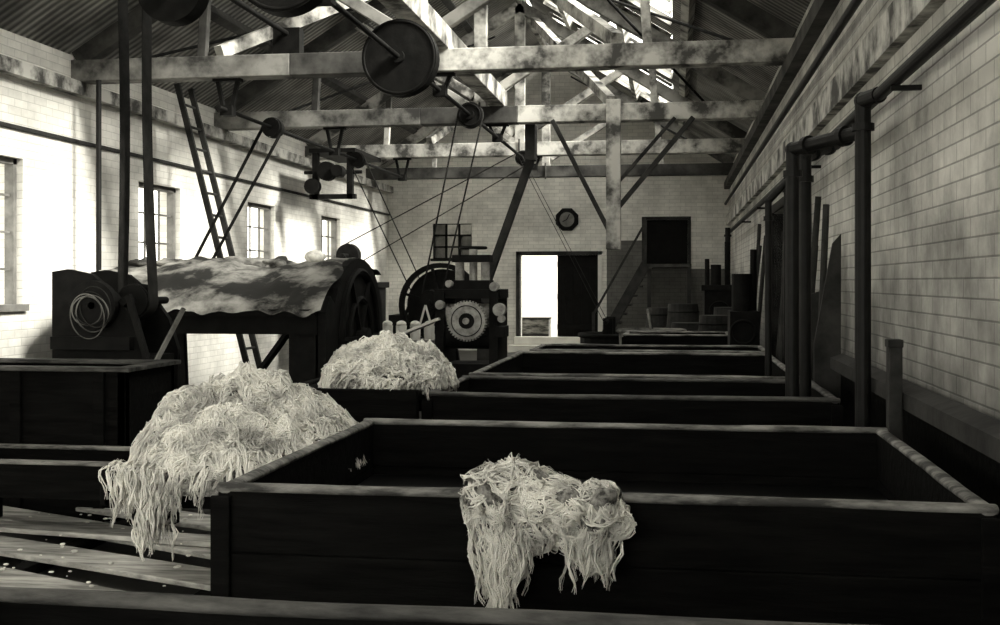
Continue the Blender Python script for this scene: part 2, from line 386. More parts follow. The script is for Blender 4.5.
# ------------------------------------------------------------ wool
def strands(name, paths, mt, rmin, rmax, copies=1, spread=.01):
    cu = bpy.data.curves.new(name, 'CURVE'); cu.dimensions = '3D'; cu.bevel_depth = 1.0; cu.bevel_resolution = 0
    cu.resolution_u = 1
    for P in paths:
        for c in range(copies):
            off = Vector((random.uniform(-50, 50), random.uniform(-50, 50), random.uniform(-50, 50)))
            s = 0 if c == 0 else spread
            sp = cu.splines.new('POLY'); sp.points.add(len(P)-1)
            r = random.uniform(rmin, rmax)
            st = random.randint(0, 2) if (c and len(P) > 7) else 0
            for i, p in enumerate(P):
                p = Vector(p)
                if s: p = p+noise.noise_vector(p*13+off)*s*1.3+noise.noise_vector(p*45+off)*s*.6
                sp.points[i].co = (p[0], p[1], p[2], 1)
                e = min(i, len(P)-1-i)
                sp.points[i].radius = r*(.3 if e <= st else (.7 if e == st+1 else 1.0))*random.uniform(.75, 1.25)
    cu.materials.append(mt)
    ob = bpy.data.objects.new(name, cu); scene.collection.objects.link(ob); return ob
def empty(name, loc):
    e = bpy.data.objects.new(name, None); scene.collection.objects.link(e); e.location = loc; e.empty_display_size = .1
    return e
def par(child, parent):
    child.parent = parent; child.matrix_parent_inverse = Matrix.Translation(-parent.location)

def clump(x, y, seed):
    p = Vector((x*6.5, y*6.5, seed)); p += noise.noise_vector(p*.7)*.5
    a = 1-abs(noise.noise(p))*2.6
    p2 = Vector((x*14, y*14, seed+7)); bq = abs(noise.noise(p2))*1.6
    return (1-a)*.11+bq*.05
def wool_pile(cx, cy, zb, ra, rb, h, n, seed, peaks, hang=.25, sl=(9, 22), rr_=(.0022, .0042), copies=5, spread=.018, amp=1.0):
    rnd = random.Random(seed)
    def H(x, y):
        r2 = ((x-cx)/ra)**2+((y-cy)/rb)**2
        if r2 >= 1: return zb
        e = (1-r2)**.5
        z = 0
        for (px, py, pw, ph) in peaks:
            z = max(z, ph*math.exp(-(((x-cx-px)/pw)**2+((y-cy-py)/pw)**2)))
        v = (clump(x, y, seed)-.05)*amp+noise.noise(Vector((x*26, y*26, seed)))*.02
        return zb+.015+e*(h*.5+z*h*.5+v)
    bm = bmesh.new(); N = 110; g = {}
    for i in range(N+1):
        for j in range(N+1):
            u = -1+2*i/N; v = -1+2*j/N
            X = u*math.sqrt(1-v*v/2); Y = v*math.sqrt(1-u*u/2)
            x = cx+X*ra; y = cy+Y*rb; z = H(x, y)-.008
            rr = math.hypot(X, Y)
            if rr > .985: z = zb-.03
            g[i, j] = bm.verts.new((x, y, z))
    for i in range(N):
        for j in range(N): bm.faces.new((g[i,j], g[i+1,j], g[i+1,j+1], g[i,j+1]))
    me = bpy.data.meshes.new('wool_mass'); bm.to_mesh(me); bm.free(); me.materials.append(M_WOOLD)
    for p in me.polygons: p.use_smooth = True
    body = bpy.data.objects.new('wool_mass', me); scene.collection.objects.link(body)
    paths = []
    for k in range(n):
        a = rnd.uniform(0, 2*math.pi); rr = math.sqrt(rnd.random())*.97
        x = cx+ra*rr*math.cos(a); y = cy+rb*rr*math.sin(a)
        th = 6*noise.noise(Vector((x*3, y*3, seed*1.7)))+rnd.uniform(-.6, .6)+a*.5
        ph = rnd.uniform(0, 6.28); fr = rnd.uniform(.5, 1.3); am = rnd.uniform(.4, 1.8)
        lift = rnd.uniform(0, .045)
        P = []; L = rnd.randint(*sl); z = None; hanging = False; hd = 0
        hl = rnd.uniform(.02, hang)*(1.0 if y < cy else .5)
        if x > cx+ra*.5: hl = .01
        if x < cx-ra*.75: hl = min(hl, .08)
        for i in range(L):
            if not hanging:
                z = H(x, y)+lift*math.sin(math.pi*i/L)
                P.append((x, y, z))
                d = th+am*math.sin(ph+i*fr)
                x += .022*math.cos(d)+(x-cx)/ra*.002; y += .022*math.sin(d)+(y-cy)/rb*.004
                if ((x-cx)/ra)**2+((y-cy)/rb)**2 >= .99: hanging = True; z = min(z, zb+.03)
            else:
                z -= .025; hd += .025
                x += rnd.uniform(-.006, .006)
                y += rnd.uniform(-.006, .006)
                P.append((x, y, z))
                if hd > hl: break
        if len(P) > 3: paths.append(P)
    st = strands('wool_locks', paths, M_WOOL, rr_[0], rr_[1], copies, spread)
    return body, st, H
def hang_locks(seed, n, xm, xs, ytop, z0, lmin, lmax, focus):
    rnd = random.Random(seed); paths = []
    for k in range(n):
        x = rnd.gauss(xm, xs); y = ytop+rnd.uniform(-.04, .08); z = z0+rnd.uniform(-.02, .05)
        P = []; ph = rnd.uniform(0, 6)
        ln = rnd.uniform(lmin, lmax)*(1.0 if abs(x-focus) < .1 else .55)
        i = 0; l = 0
        while l < ln+.09:
            P.append((x+.012*math.sin(ph+i*.8), y, z))
            if i < 3: y -= .03; z += .012-.012*i
            else: z -= .026; x += rnd.uniform(-.005, .005)
            l += .026; i += 1
        paths.append(P)
    return strands('wool_hanging_locks', paths, M_WOOL, .002, .0042, 4, .014)
e = empty('wool_pile', (-2.1, 5.35, .66))
bo, st, H1 = wool_pile(-2.07, 5.45, .70, .54, .72, .40, 1900, 3, [(.02, .0, .38, 1.0), (-.25, -.22, .3, .75), (.33, .3, .3, .55)], hang=.14, amp=.55)
par(bo, e); par(st, e)
par(hang_locks(11, 90, -2.33, .09, 4.86, .74, .12, .38, -2.27), e)
e = empty('wool_pile', (-1.93, 7.7, .88))
bo, st, H2 = wool_pile(-1.93, 7.66, .90, .45, .52, .29, 900, 9, [(.0, .0, .26, 1.0), (-.2, -.05, .24, .6), (.2, .1, .2, .7)], hang=.12, rr_=(.003, .0055), spread=.022, amp=.5)
par(bo, e); par(st, e)
par(hang_locks(5, 60, -1.80, .10, 7.2, .92, .08, .22, -1.72), e)

# fleece hanging over the front rim
e = empty('wool_fleece', (-.45, 3.72, .95))
b = B(M_WOOLD)
blobs = [(-.585, 3.70, .905, .08, .085, .085), (-.50, 3.71, .945, .085, .10, .065), (-.36, 3.70, .89, .085, .09, .065), (-.245, 3.70, .88, .07, .08, .07),
         (-.57, 3.69, .80, .085, .05, .10), (-.30, 3.69, .80, .09, .05, .07), (-.45, 3.69, .83, .07, .05, .08), (-.60, 3.82, .90, .06, .07, .05), (-.42, 3.84, .91, .10, .07, .05), (-.26, 3.70, .73, .055, .04, .05), (-.555, 3.70, .70, .055, .04, .08), (-.43, 3.64, .90, .06, .05, .05), (-.20, 3.72, .84, .05, .05, .06)]
for (x, y, z, rx, ry, rz) in blobs: b.sph((x, y, z), rx*.95, ry*.95, rz*.95, seg=32, nz=.7, ns=18)
par(b.end('fleece_mass', smooth=True), e)
rnd = random.Random(21); paths = []
for k in range(950):
    bx = rnd.choice(blobs)
    c = Vector(bx[:3]); R = Vector(bx[3:])
    d = Vector((rnd.gauss(0, 1), rnd.gauss(-.6, 1), rnd.gauss(.1, 1))).normalized()
    t = d.cross(Vector((rnd.gauss(0, 1), rnd.gauss(0, 1), rnd.gauss(0, 1)))).normalized()
    cur = rnd.uniform(-.6, .6); P = []; lf = rnd.uniform(.9, 1.28)
    for i in range(rnd.randint(6, 18)):
        p = c+Vector((d.x*R.x, d.y*R.y, d.z*R.z))*lf*(1+.4*noise.noise(Vector((d.x*R.x, d.y*R.y, d.z*R.z))*18))
        P.append(p)
        t = (t-d*t.dot(d)); t.normalize()
        t = Matrix.Rotation(cur+rnd.uniform(-.35, .35), 3, d) @ t
        d = (d+t*.2).normalized()
    paths.append(P)
for k in range(170):
    m = rnd.random()
    if m < .55: x = rnd.gauss(-.56, .045); ln = rnd.uniform(.2, .37) if abs(x+.565) < .035 else rnd.uniform(.06, .22)
    elif m < .85: x = rnd.gauss(-.27, .045); ln = rnd.uniform(.03, .14)
    else: x = rnd.uniform(-.66, -.2); ln = rnd.uniform(.02, .09)
    y = 3.66+rnd.uniform(-.03, .03); z = .84+rnd.uniform(-.06, .05); P = []; ph = rnd.uniform(0, 6); am = rnd.uniform(.004, .016)
    n = int((ln+.08)/.022)
    for i in range(n):
        P.append((x+am*math.sin(ph+i*.8), y, z)); z -= .022; x += (-.555-x)*.03 if m < .55 else rnd.uniform(-.003, .003)
    if len(P) > 3: paths.append(P)
par(strands('fleece_locks', paths, M_WOOL, .0013, .0027, 5, .012), e)

# carts under the piles
b = B(M_VAT, M_RIM, M_IRON)
b.box(-2.55, -1.66, 4.92, 6.2, .60, .67)
b.box(-2.57, -1.66, 4.90, 4.94, .58, .70); b.box(-2.59, -2.54, 4.9, 6.2, .58, .71)
for xx in (-2.1, -1.76):
    for yy in (5.3, 6.08): b.box(xx-.035, xx+.035, yy-.035, yy+.035, .22, .6); b.wheel((xx, yy, .20), (1,0,0), .11, .04, 4, 2, .025, .03)
b.end('wool_cart', .008)
b = B(M_VAT, M_RIM)
b.box(-4.4, -3.02, 6.25, 6.3, .33, .53); b.box(-4.4, -3.02, 6.85, 6.9, .33, .53); b.box(-3.07, -3.02, 6.3, 6.85, .33, .53); b.box(-4.4, -4.35, 6.3, 6.85, .33, .53)
b.box(-4.38, -3.04, 6.28, 6.87, .33, .36); b.box(-4.42, -3.0, 6.24, 6.31, .53, .55, 1); b.box(-4.42, -3.0, 6.84, 6.91, .53, .55, 1); b.box(-3.08, -3.0, 6.31, 6.84, .53, .55, 1)
for xx in (-4.3, -3.1):
    for yy in (6.33, 6.8): b.box(xx-.03, xx+.03, yy-.03, yy+.03, .092, .33)
b.end('wooden_trough', .005)
b = B(M_VAT, M_RIM, M_IRON)
b.box(-2.5, -1.62, 7.1, 8.2, .84, .90); b.box(-2.48, -1.6, 7.06, 7.12, .66, .92, 0); b.box(-2.48, -1.6, 8.18, 8.24, .66, .92)
b.box(-2.51, -2.45, 7.06, 8.24, .66, .92)
for xx in (-2.42, -1.68):
    for yy in (7.15, 8.12): b.box(xx-.04, xx+.04, yy-.04, yy+.04, 0, .66)
b.end('wool_tray_stand', .008)

# duckboards between the vats, left
b = B(M_SLAT, M_VAT)
for xx in (-4.6, -3.5, -2.3): b.box(xx-.05, xx+.05, 3.6, 7.0, 0, .06, 1)
yy = 3.4
for k in range(8):
    a = math.radians(-20+random.uniform(-5, 5))
    c = Vector((-3.0, yy+.2, .075)); d = Vector((math.cos(a), math.sin(a), 0))
    q = c+d*((-1.68+3.0)/math.cos(a)); p = c-d*1.9
    b.beam(p, q, .27, .03, 0); yy += .56
b.beam((-4.2, 6.5, .11), (-2.0, 6.2, .11), .18, .03, 0)
b.end('duckboard', .006)
b = B(M_WOOL)
for k in range(130):
    x = random.uniform(-4.3, -1.7); y = random.uniform(4.4, 7.0); r = random.uniform(.004, .012)
    b.sph((x, y, .105), r*1.5, r*1.4, r*.6, seg=6, nz=.5, ns=30)
b.end('wool_scraps')

# ------------------------------------------------------------ canvas covered machine
b = B(M_IRON, M_CANVAS, M_BLACK, M_WHITE, M_IRONL)
prof = [(11.0, 0), (11.0, 1.30), (11.15, 1.46)] + [(12.25+1.0*math.cos(math.pi*.88-math.pi*.88*k/12), 1.10+.76*math.sin(math.pi*.88-math.pi*.88*k/12)) for k in range(13)] + [(13.25, 0)]
b.prism(prof, 0, -3.52, -3.42, 0)
b.box(-6.2, -6.1, 11.0, 11.15, 0, 1.3); b.box(-6.2, -6.1, 13.1, 13.25, 0, 1.5); b.box(-6.2, -6.1, 11.0, 13.25, 1.2, 1.35)
b.ring((-3.40, 12.2, 1.0), (1,0,0), .72, .035, 48, 6, 0); b.ring((-3.40, 12.2, 1.0), (1,0,0), .42, .03, 40, 6, 0)
b.cyl((-3.42, 12.2, 1.0), (-3.3, 12.2, 1.0), .1, mi=0)
for k in range(6):
    a = k*math.pi/3; b.beam((-3.40, 12.2+.08*math.cos(a), 1.0+.08*math.sin(a)), (-3.40, 12.2+.7*math.cos(a), 1.0+.7*math.sin(a)), .03, .05, 0, up=(1,0,0))
b.box(-6.1, -3.5, 10.96, 11.08, 1.08, 1.32, 2); b.box(-6.1, -3.5, 10.90, 11.0, 1.26, 1.33, 0)
b.box(-6.1, -3.5, 11.0, 11.1, .42, .55, 2); b.box(-6.1, -3.5, 11.0, 11.1, 0, .12, 2)
for xx in (-5.05,): b.prism([(xx-.13, .1), (xx+.13, .1), (xx+.09, 1.1), (xx-.09, 1.1)], 1, 11.12, 11.2, 0)
b.beam((-4.3, 11.15, .5), (-3.85, 11.15, 1.1), .04, .16, 0, up=(0,1,0)); b.beam((-5.9, 11.15, .5), (-5.3, 11.15, 1.1), .04, .06, 0, up=(0,1,0))
b.box(-3.8, -3.5, 11.0, 11.1, 0, 1.1, 0)
N, Mv = 90, 44; g = {}
for i in range(N+1):
    for j in range(Mv+1):
        x = -6.15+2.72*i/N; t = j/Mv
        y = 10.89+2.34*t
        base = 1.36+.46*math.sin(min(1, t/.62)*math.pi/2) if t < .62 else 1.82-.12*(t-.62)/.38
        sag = .06*math.sin(x*4.2+t*2)*t*(1-t)*3
        z = base-sag+.04*noise.noise(Vector((x*2.3, y*2.3, 0)))+.035*noise.noise(Vector((x*8, y*4, 2)))
        if j == 0: z -= .06+.06*noise.noise(Vector((x*4, 0, 4)))
        g[i, j] = b.bm.verts.new((x, y-(.03 if j < 1 else 0), z))
for i in range(N):
    for j in range(Mv):
        f = b.bm.faces.new((g[i,j], g[i+1,j], g[i+1,j+1], g[i,j+1])); f.material_index = 1; f.smooth = True
b.end('canvas_covered_dryer')
b = B(M_WOOL, M_CANVAS)
b.sph((-3.88, 12.1, 1.87), .12, .12, .08, 0, nz=.2, ns=8)
b.end('wool_bundle', smooth=True)
b = B(M_CANVAS)
for (x, y, rx, rz) in ((-4.3, 12.2, .16, .06), (-4.75, 12.35, .22, .07), (-5.6, 12.3, .3, .06), (-5.15, 12.4, .25, .05), (-5.95, 12.3, .2, .05)):
    b.sph((x, y, 1.81), rx, .14, rz, 0, nz=.8, ns=9)
b.end('cloth_heap', smooth=True)

# ------------------------------------------------------------ line shafts
def hanger(b, x, y, ztop, z, mi=0):
    b.beam((x-.12, y, ztop), (x-.05, y, z+.02), .05, .04, mi); b.beam((x+.12, y, ztop), (x+.05, y, z+.02), .05, .04, mi)
    b.box(x-.16, x+.16, y-.05, y+.05, ztop-.03, ztop, mi); b.box(x-.07, x+.07, y-.06, y+.06, z-.06, z+.05, mi)
b = B(M_IRON, M_IRONL)
ZS = 3.66
b.cyl((-2.5, 3.9, ZS), (-2.5, 20.5, ZS), .024, mi=0)
for y in (3.9, 8.0, 12.15, 16.2, 20.4): hanger(b, -2.5, y, 3.85, ZS)
for (y, R, w) in ((7.15, .33, .08), (10.35, .35, .08), (14.0, .15, .06), (19.0, .12, .05)):
    b.cyl((-2.5, y-w, ZS), (-2.5, y+w, ZS), R, seg=40); b.ring((-2.5, y-w, ZS), (0,1,0), R-.02, .012, mi=0)
    b.cyl((-2.5, y-w-.06, ZS), (-2.5, y+w+.06, ZS), .06)
b.end('line_shaft')
b = B(M_IRON, M_IRONL)
b.cyl((-3.5, 3.8, ZS), (-3.5, 8.2, ZS), .024, mi=0)
for y in (3.9, 8.0): hanger(b, -3.5, y, 3.85, ZS)
b.cyl((-3.5, 7.6, ZS), (-3.5, 7.76, ZS), .24, seg=40); b.cyl((-3.5, 7.5, ZS), (-3.5, 7.86, ZS), .06)
b.end('line_shaft')
b = B(M_IRON, M_IRONL)
b.cyl((-4.2, 3.8, 4.32), (-4.2, 12.3, 4.32), .03, mi=0)
for y in (3.9, 8.0, 12.15): b.box(-4.35, -4.05, y-.08, y+.08, 4.09, 4.38)
b.cyl((-4.2, 8.4, 4.32), (-4.2, 8.6, 4.32), .11, seg=32)
b.end('line_shaft')
def belt(y, x0, z0, r0, x1, z1, r1, w=.07, crossed=False, name='drive_belt', sag=0.0):
    b = B(M_BELT); c0 = Vector((x0, y, z0)); c1 = Vector((x1, y, z1)); d = (c1-c0).normalized(); n = Vector((d.z, 0, -d.x))
    for s in (-1, 1):
        p = c0+n*s*r0; q = c1+n*s*r1*(-1 if crossed else 1)
        K = 10; prev = None
        for i in range(K+1):
            t = i/K; pt = p.lerp(q, t)+n*sag*s*math.sin(math.pi*t)
            if prev is not None: b.beam(prev, pt, w, .007, up=n)
            prev = pt
    for (c, r) in ((c0, r0), (c1, r1)):
        b.ring(c, (0,1,0), r+.004, .004, 32, 4, rw=w/1.45)
    return b.end(name)
belt(8.5, -4.2, 4.32, .115, -4.17, 1.45, .13, .16, sag=-.03)
belt(19.0, -2.5, ZS, .125, -5.5, 2.05, .2, .07)
belt(18.6, -2.5, ZS, .03, -1.1, .95, .03, .05)
belt(14.0, -2.5, ZS, .155, -3.0, 1.38, .12, .07)
belt(13.6, -4.9, 3.5, .12, -5.9, 1.7, .1, .09)
belt(17.4, -4.9, 3.5, .12, -3.9, 1.4, .1, .06)
b = B(M_IRON, M_IRONL)
b.cyl((-4.9, 11.9, 3.5), (-4.9, 20.6, 3.5), .022, mi=0)
for y in (12.15, 16.2, 20.4): hanger(b, -4.9, y, 3.85, 3.5)
b.cyl((-4.9, 13.5, 3.5), (-4.9, 13.7, 3.5), .115, seg=30); b.cyl((-4.9, 17.3, 3.5), (-4.9, 17.5, 3.5), .115, seg=30)
b.end('line_shaft')
b = B(M_IRON, M_GREY)
b.box(-4.3, -3.5, 17.0, 17.8, 0, 1.1); b.cyl((-3.9, 17.3, 1.4), (-3.9, 17.5, 1.4), .095); b.cyl((-3.9, 17.0, 1.4), (-3.9, 17.8, 1.4), .03)
for yy in (17.05, 17.75): b.beam((-4.05, yy, 1.1), (-3.9, yy, 1.42), .05, .05); b.beam((-3.75, yy, 1.1), (-3.9, yy, 1.42), .05, .05)
b.end('wool_willow_machine', .01)

# winding machine at far left (belt driven)
b = B(M_IRON, M_TRUSSD, M_MID, M_BELT)
sideprof = [(-4.78, .0), (-4.02, .0), (-4.02, 1.05), (-4.10, 1.30), (-4.25, 1.50), (-4.45, 1.66), (-4.65, 1.70), (-4.78, 1.68)]
b.prism(sideprof, 1, 8.30, 8.36); b.prism(sideprof, 1, 8.9, 8.96)
b.box(-4.75, -4.05, 8.36, 8.9, .95, 1.02)
b.cyl((-4.17, 8.40, 1.45), (-4.17, 8.6, 1.45), .128, mi=0); b.cyl((-4.17, 8.25, 1.45), (-4.17, 9.0, 1.45), .03, mi=0)
b.cyl((-4.40, 8.2, 1.42), (-4.40, 8.28, 1.42), .19, mi=0, seg=36)
for k, dz in enumerate((0, .02, -.02, .03)): b.ring((-4.42+.03*k, 8.17-.015*k, 1.38+dz), (.2*(k-1.5),1,.1), .11+.015*k, .006, mi=3 if k % 2 else 2)
b.ring((-4.38, 8.1, 1.34), (.3,1,.1), .17, .005, mi=2)
b.cyl((-4.5, 8.36, 1.3), (-4.5, 8.9, 1.3), .2, mi=0)
b.box(-4.75, -4.1, 8.22, 8.3, 1.08, 1.18)
b.beam((-4.1, 8.2, 1.5), (-3.80, 8.1, .70), .03, .05, 0); b.beam((-3.70, 8.3, 1.40), (-3.86, 8.1, .95), .03, .03, 2)
b.beam((-4.1, 8.25, .95), (-3.75, 8.05, .95), .05, .05, 0)
b.cyl((-4.40, 8.2, 1.42), (-4.40, 9.05, 1.42), .03, mi=0)
b.end('winding_machine', .006)
b = B(M_VAT, M_RIMD)
b.box(-5.3, -3.62, 7.2, 7.26, 0, 1.0); b.box(-5.3, -3.62, 7.9, 7.96, 0, 1.0); b.box(-3.68, -3.62, 7.2, 7.96, 0, 1.0); b.box(-5.3, -5.24, 7.2, 7.96, 0, 1.0)
b.box(-5.34, -3.58, 7.17, 7.28, 1.0, 1.03, 1); b.box(-5.34, -3.58, 7.88, 7.99, 1.0, 1.03, 1); b.box(-3.7, -3.58, 7.28, 7.88, 1.0, 1.03, 1)
b.box(-5.24, -3.68, 7.26, 7.9, .5, .55)
for xx in (-5.0, -4.4, -3.8): b.box(xx-.04, xx+.04, 7.17, 7.2, 0, 1.0)
b.end('wooden_bin', .006)

b = B(M_TRUSSD)
for y in (14.0, 14.42): b.beam((-5.25, y, 0), (-6.33, y, 4.15), .05, .07)
for k in range(14):
    t = (k+.6)/14.5; b.cyl((-5.25-1.08*t, 14.0, 4.15*t), (-5.25-1.08*t, 14.42, 4.15*t), .018, seg=8)
b.end('wooden_ladder')
B(M_PIPE).cyl((XL+.35, 12.0, 0), (XL+.35, 12.0, 3.85), .03).end('standpipe')
b = B(M_IRON, M_IRONL)
b.box(-6.05, -5.95, 18.7, 18.8, 3.0, 3.85); b.box(-5.45, -5.35, 18.7, 18.8, 3.0, 3.85); b.box(-6.1, -5.3, 18.7, 18.8, 3.0, 3.08); b.box(-6.1, -5.3, 18.68, 20.4, 3.78, 3.85)
b.cyl((-6.2, 18.75, 3.45), (-5.2, 18.75, 3.45), .03); b.cyl((-5.75, 18.5, 3.45), (-5.75, 18.65, 3.45), .16, mi=0); b.cyl((-5.55, 18.45, 3.45), (-5.55, 18.7, 3.45), .1)
b.cyl((-6.0, 18.5, 3.2), (-6.0, 18.65, 3.2), .13)
b.end('countershaft_bracket')

# ------------------------------------------------------------ geared wringing machine, centre
b = B(M_IRON, M_IRONL, M_RIMD, M_WHITE)
cx, cy = -2.24, 12.5
b.box(cx-.36, cx-.26, cy-.15, cy+.55, 0, 1.5); b.box(cx+.24, cx+.34, cy-.15, cy+.55, 0, 1.5)
b.box(cx-.4, cx+.38, cy-.25, cy+.6, 0, .12); b.box(cx-.36, cx+.34, cy-.1, cy+.5, .55, .7); b.box(cx-.38, cx+.36, cy-.1, cy+.5, 1.42, 1.52)
b.cyl((cx-.3, cy+.05, .98), (cx+.3, cy+.05, .98), .12, mi=0); b.cyl((cx-.3, cy+.05, 1.25), (cx+.3, cy+.05, 1.25), .11, mi=1)
gc = Vector((cx+.02, cy-.28, 1.18))
b.cyl(gc-Vector((0, .03, 0)), gc+Vector((0, .03, 0)), .205, mi=1, seg=40)
for k in range(40):
    a = 2*math.pi*k/40; d = Vector((math.cos(a), 0, math.sin(a)))
    b.beam(gc+d*.19, gc+d*.222, .016, .05, 1, up=(0,1,0))
b.ring(gc-Vector((0,.035,0)), (0,1,0), .165, .006, mi=0); b.cyl(gc-Vector((0,.045,0)), gc, .085, mi=0); b.cyl(gc-Vector((0,.09,0)), gc+Vector((0,.2,0)), .035, mi=1)
b.box(cx-.2, cx+.22, cy, cy+.3, 1.52, 1.62); b.cyl((cx+.02, cy+.12, 1.6), (cx+.02, cy+.12, 2.0), .045, mi=1)
b.cyl((cx-.13, cy+.1, 1.6), (cx-.13, cy+.1, 1.9), .05, mi=1); b.cyl((cx+.16, cy+.1, 1.6), (cx+.16, cy+.1, 1.86), .05, mi=1)
b.box(cx-.2, cx+.22, cy, cy+.25, 1.82, 1.9); b.ring((cx+.02, cy+.12, 1.98), (0,0,1), .14, .018); b.beam((cx-.12, cy+.12, 1.98), (cx+.16, cy+.12, 1.98), .02, .02)
b.box(cx+.3, cx+.42, cy-.2, cy+.1, 1.0, 1.12, 0); b.cyl((cx+.36, cy-.22, 1.3), (cx+.36, cy-.12, 1.3), .07, mi=1)
for (xx, zz, rr) in ((cx-.2, 1.58, .04), (cx+.3, 1.55, .05), (cx+.38, 1.2, .04), (cx-.3, 1.35, .05)): b.cyl((xx, cy-.2, zz), (xx, cy-.1, zz), rr, mi=1)
b.beam((cx-.75, cy-.1, 1.02), (cx-.3, cy-.1, 1.2), .35, .03, 3)
b.box(cx-.78, cx-.72, cy-.2, cy+.1, 0, 1.0)
b.end('geared_wringer', .006)
b = B(M_IRON)
b.wheel((-3.0, 14.6, 1.30), (0,1,0), .56, .08, 6, 0, .09, .1)
b.cyl((-3.0, 13.9, 1.38), (-3.0, 14.1, 1.38), .118); b.cyl((-3.0, 13.85, 1.34), (-3.0, 14.95, 1.34), .04)
for s in (-.13, .13):
    b.beam((-3.0+s*2, 14.85, 0), (-3.0+s*.3, 14.85, 1.3), .08, .08)
b.cyl((-3.0, 14.72, 1.3), (-3.0, 14.78, 1.3), .47, seg=40)
b.end('flywheel')
b = B(M_RIM, M_TRUSSD)
b.box(-3.9, -2.75, 13.3, 13.8, .86, .91)
for xx in (-3.8, -2.85):
    for yy in (13.35, 13.75): b.box(xx-.03, xx+.03, yy-.03, yy+.03, 0, .86, 1)
b.end('work_table')
b = B(M_WHITE)
for k in range(4):
    x = -3.4+k*.17; b.cyl((x, 13.4, .91), (x, 13.4, 1.08), .06, .065); b.sph((x, 13.4, 1.10), .06, .06, .04)
b.end('white_pots', smooth=False)
b = B(M_WHITE)
b.beam((-3.1, 13.6, .91), (-2.98, 13.6, 1.32), .022, .022); b.beam((-2.86, 13.6, .91), (-2.98, 13.6, 1.32), .022, .022); b.beam((-3.08, 13.6, 1.08), (-2.88, 13.6, 1.08), .02, .02)
b.end('small_trestle')
b = B(M_IRON, M_GREY)
b.box(-5.9, -5.0, 18.6, 19.6, 0, 1.5); b.box(-5.95, -4.95, 18.55, 19.65, 1.5, 1.6)
b.cyl((-5.5, 18.9, 2.05), (-5.5, 19.1, 2.05), .2); b.cyl((-5.5, 18.6, 2.05), (-5.5, 19.5, 2.05), .03)
for y in (18.7, 19.4): b.beam((-5.7, y, 1.6), (-5.5, y, 2.05), .05, .05); b.beam((-5.3, y, 1.6), (-5.5, y, 2.05), .05, .05)
b.end('carding_engine', .01)
b = B(M_IRON, M_GREY)
b.cyl((-1.1, 19.6, 0), (-1.1, 19.6, .7), .5); b.ring((-1.1, 19.6, .7), (0,0,1), .5, .04)
b.cyl((-1.1, 18.5, .95), (-1.1, 20.1, .95), .026)
for yy in (19.15, 20.05): b.box(-1.18, -1.02, yy-.04, yy+.04, 0, 1.0)
b.end('hydro_extractor')

b = B(M_TRUSS, M_TRUSSD)
b.box(-.94, -.74, 15.88, 16.06, 2.05, 4.12)
b.beam((-.8, 15.97, 2.6), (.25, 16.05, 3.87), .05, .07, 1); b.beam((-.8, 15.97, 2.95), (-.0, 16.05, 3.87), .05, .05, 1)
b.beam((-.9, 15.97, 2.3), (-1.7, 16.05, 3.87), .05, .06, 1)
b.end('timber_hanger', .008)
b = B(M_TRUSSD); b.beam((-2.75, 16.6, 1.5), (-2.05, 16.5, 3.4), .10, .20, up=(0,1,0)); b.box(-2.12, -1.98, 16.3, 16.6, 3.35, 3.86); b.box(-2.85, -2.65, 16.5, 16.7, 0, 1.55); b.end('wooden_chute')
b = B(M_TRUSSD, M_DARKSHADE)
p0, p1 = Vector((-1.75, 0, 0)), Vector((-.62, 0, 2.0))
for yy in (25.0, 25.75): b.beam((p0.x, yy, 0), (p1.x, yy, 2.0), .05, .2, 0)
for k in range(10):
    t = (k+.5)/10; p = p0.lerp(p1, t); b.box(p.x-.02, p.x+.2, 25.0, 25.75, p.z-.02, p.z+.02, 1)
b.box(-.62, .35, 25.0, 26.45, 1.92, 1.99, 1)
for (xx, yy) in ((.3, 25.05), (-.55, 25.05)): b.box(xx-.04, xx+.04, yy-.04, yy+.04, 0, 1.92, 0)
b.beam((p0.x, 24.98, .9), (p1.x, 24.98, 2.9), .04, .05, 0); b.box(-.65, -.6, 24.95, 25.0, 1.99, 2.95, 0); b.box(p0.x-.03, p0.x+.03, 24.95, 25.0, 0, .95, 0)
b.end('loft_staircase')
b = B(M_BLACK, M_WHITE, M_GREY)
b.prism([(-2.46+.28*math.cos(math.pi/8+k*math.pi/4), 3.04+.28*math.sin(math.pi/8+k*math.pi/4)) for k in range(8)], 1, YF-.08, YF, 0)
b.cyl((-2.46, YF-.09, 3.04), (-2.46, YF-.08, 3.04), .17, mi=2, seg=32); b.ring((-2.46, YF-.09, 3.04), (0,1,0), .2, .015, mi=0)
b.beam((-2.46, YF-.1, 3.04), (-2.40, YF-.1, 3.16), .01, .02, 0); b.beam((-2.46, YF-.1, 3.04), (-2.56, YF-.1, 2.99), .01, .02, 0)
b.end('wall_clock')

# ------------------------------------------------------------ right wall pipes and clutter
def pipe(name, pts, r, m=M_PIPE, flange=True):
    b = B(m)
    for p, q in zip(pts[:-1], pts[1:]): b.cyl(p, q, r, seg=16)
    for p in pts[1:-1]: b.sph(p, r*1.12, r*1.12, r*1.12, seg=12)
    if flange:
        for p, q in zip(pts[:-1], pts[1:]):
            p = Vector(p); q = Vector(q); d = (q-p); L = d.length
            if L > .5:
                d.normalize(); b.cyl(p+d*.13, p+d*.17, r*1.4, seg=16); b.cyl(q-d*.17, q-d*.13, r*1.4, seg=16)
    return b.end(name)
pipe('steam_pipe', [(1.1, YB, 2.62), (1.1, 24, 2.62)], .035, flange=False)
pipe('steam_pipe', [(1.1, 6.5, 2.62), (1.045, 6.7, 2.62), (1.045, 6.7, 0)], .045)
pipe('steam_pipe', [(1.045, 6.75, 2.45), (.72, 7.3, 2.42), (.72, 7.35, .6)], .042)
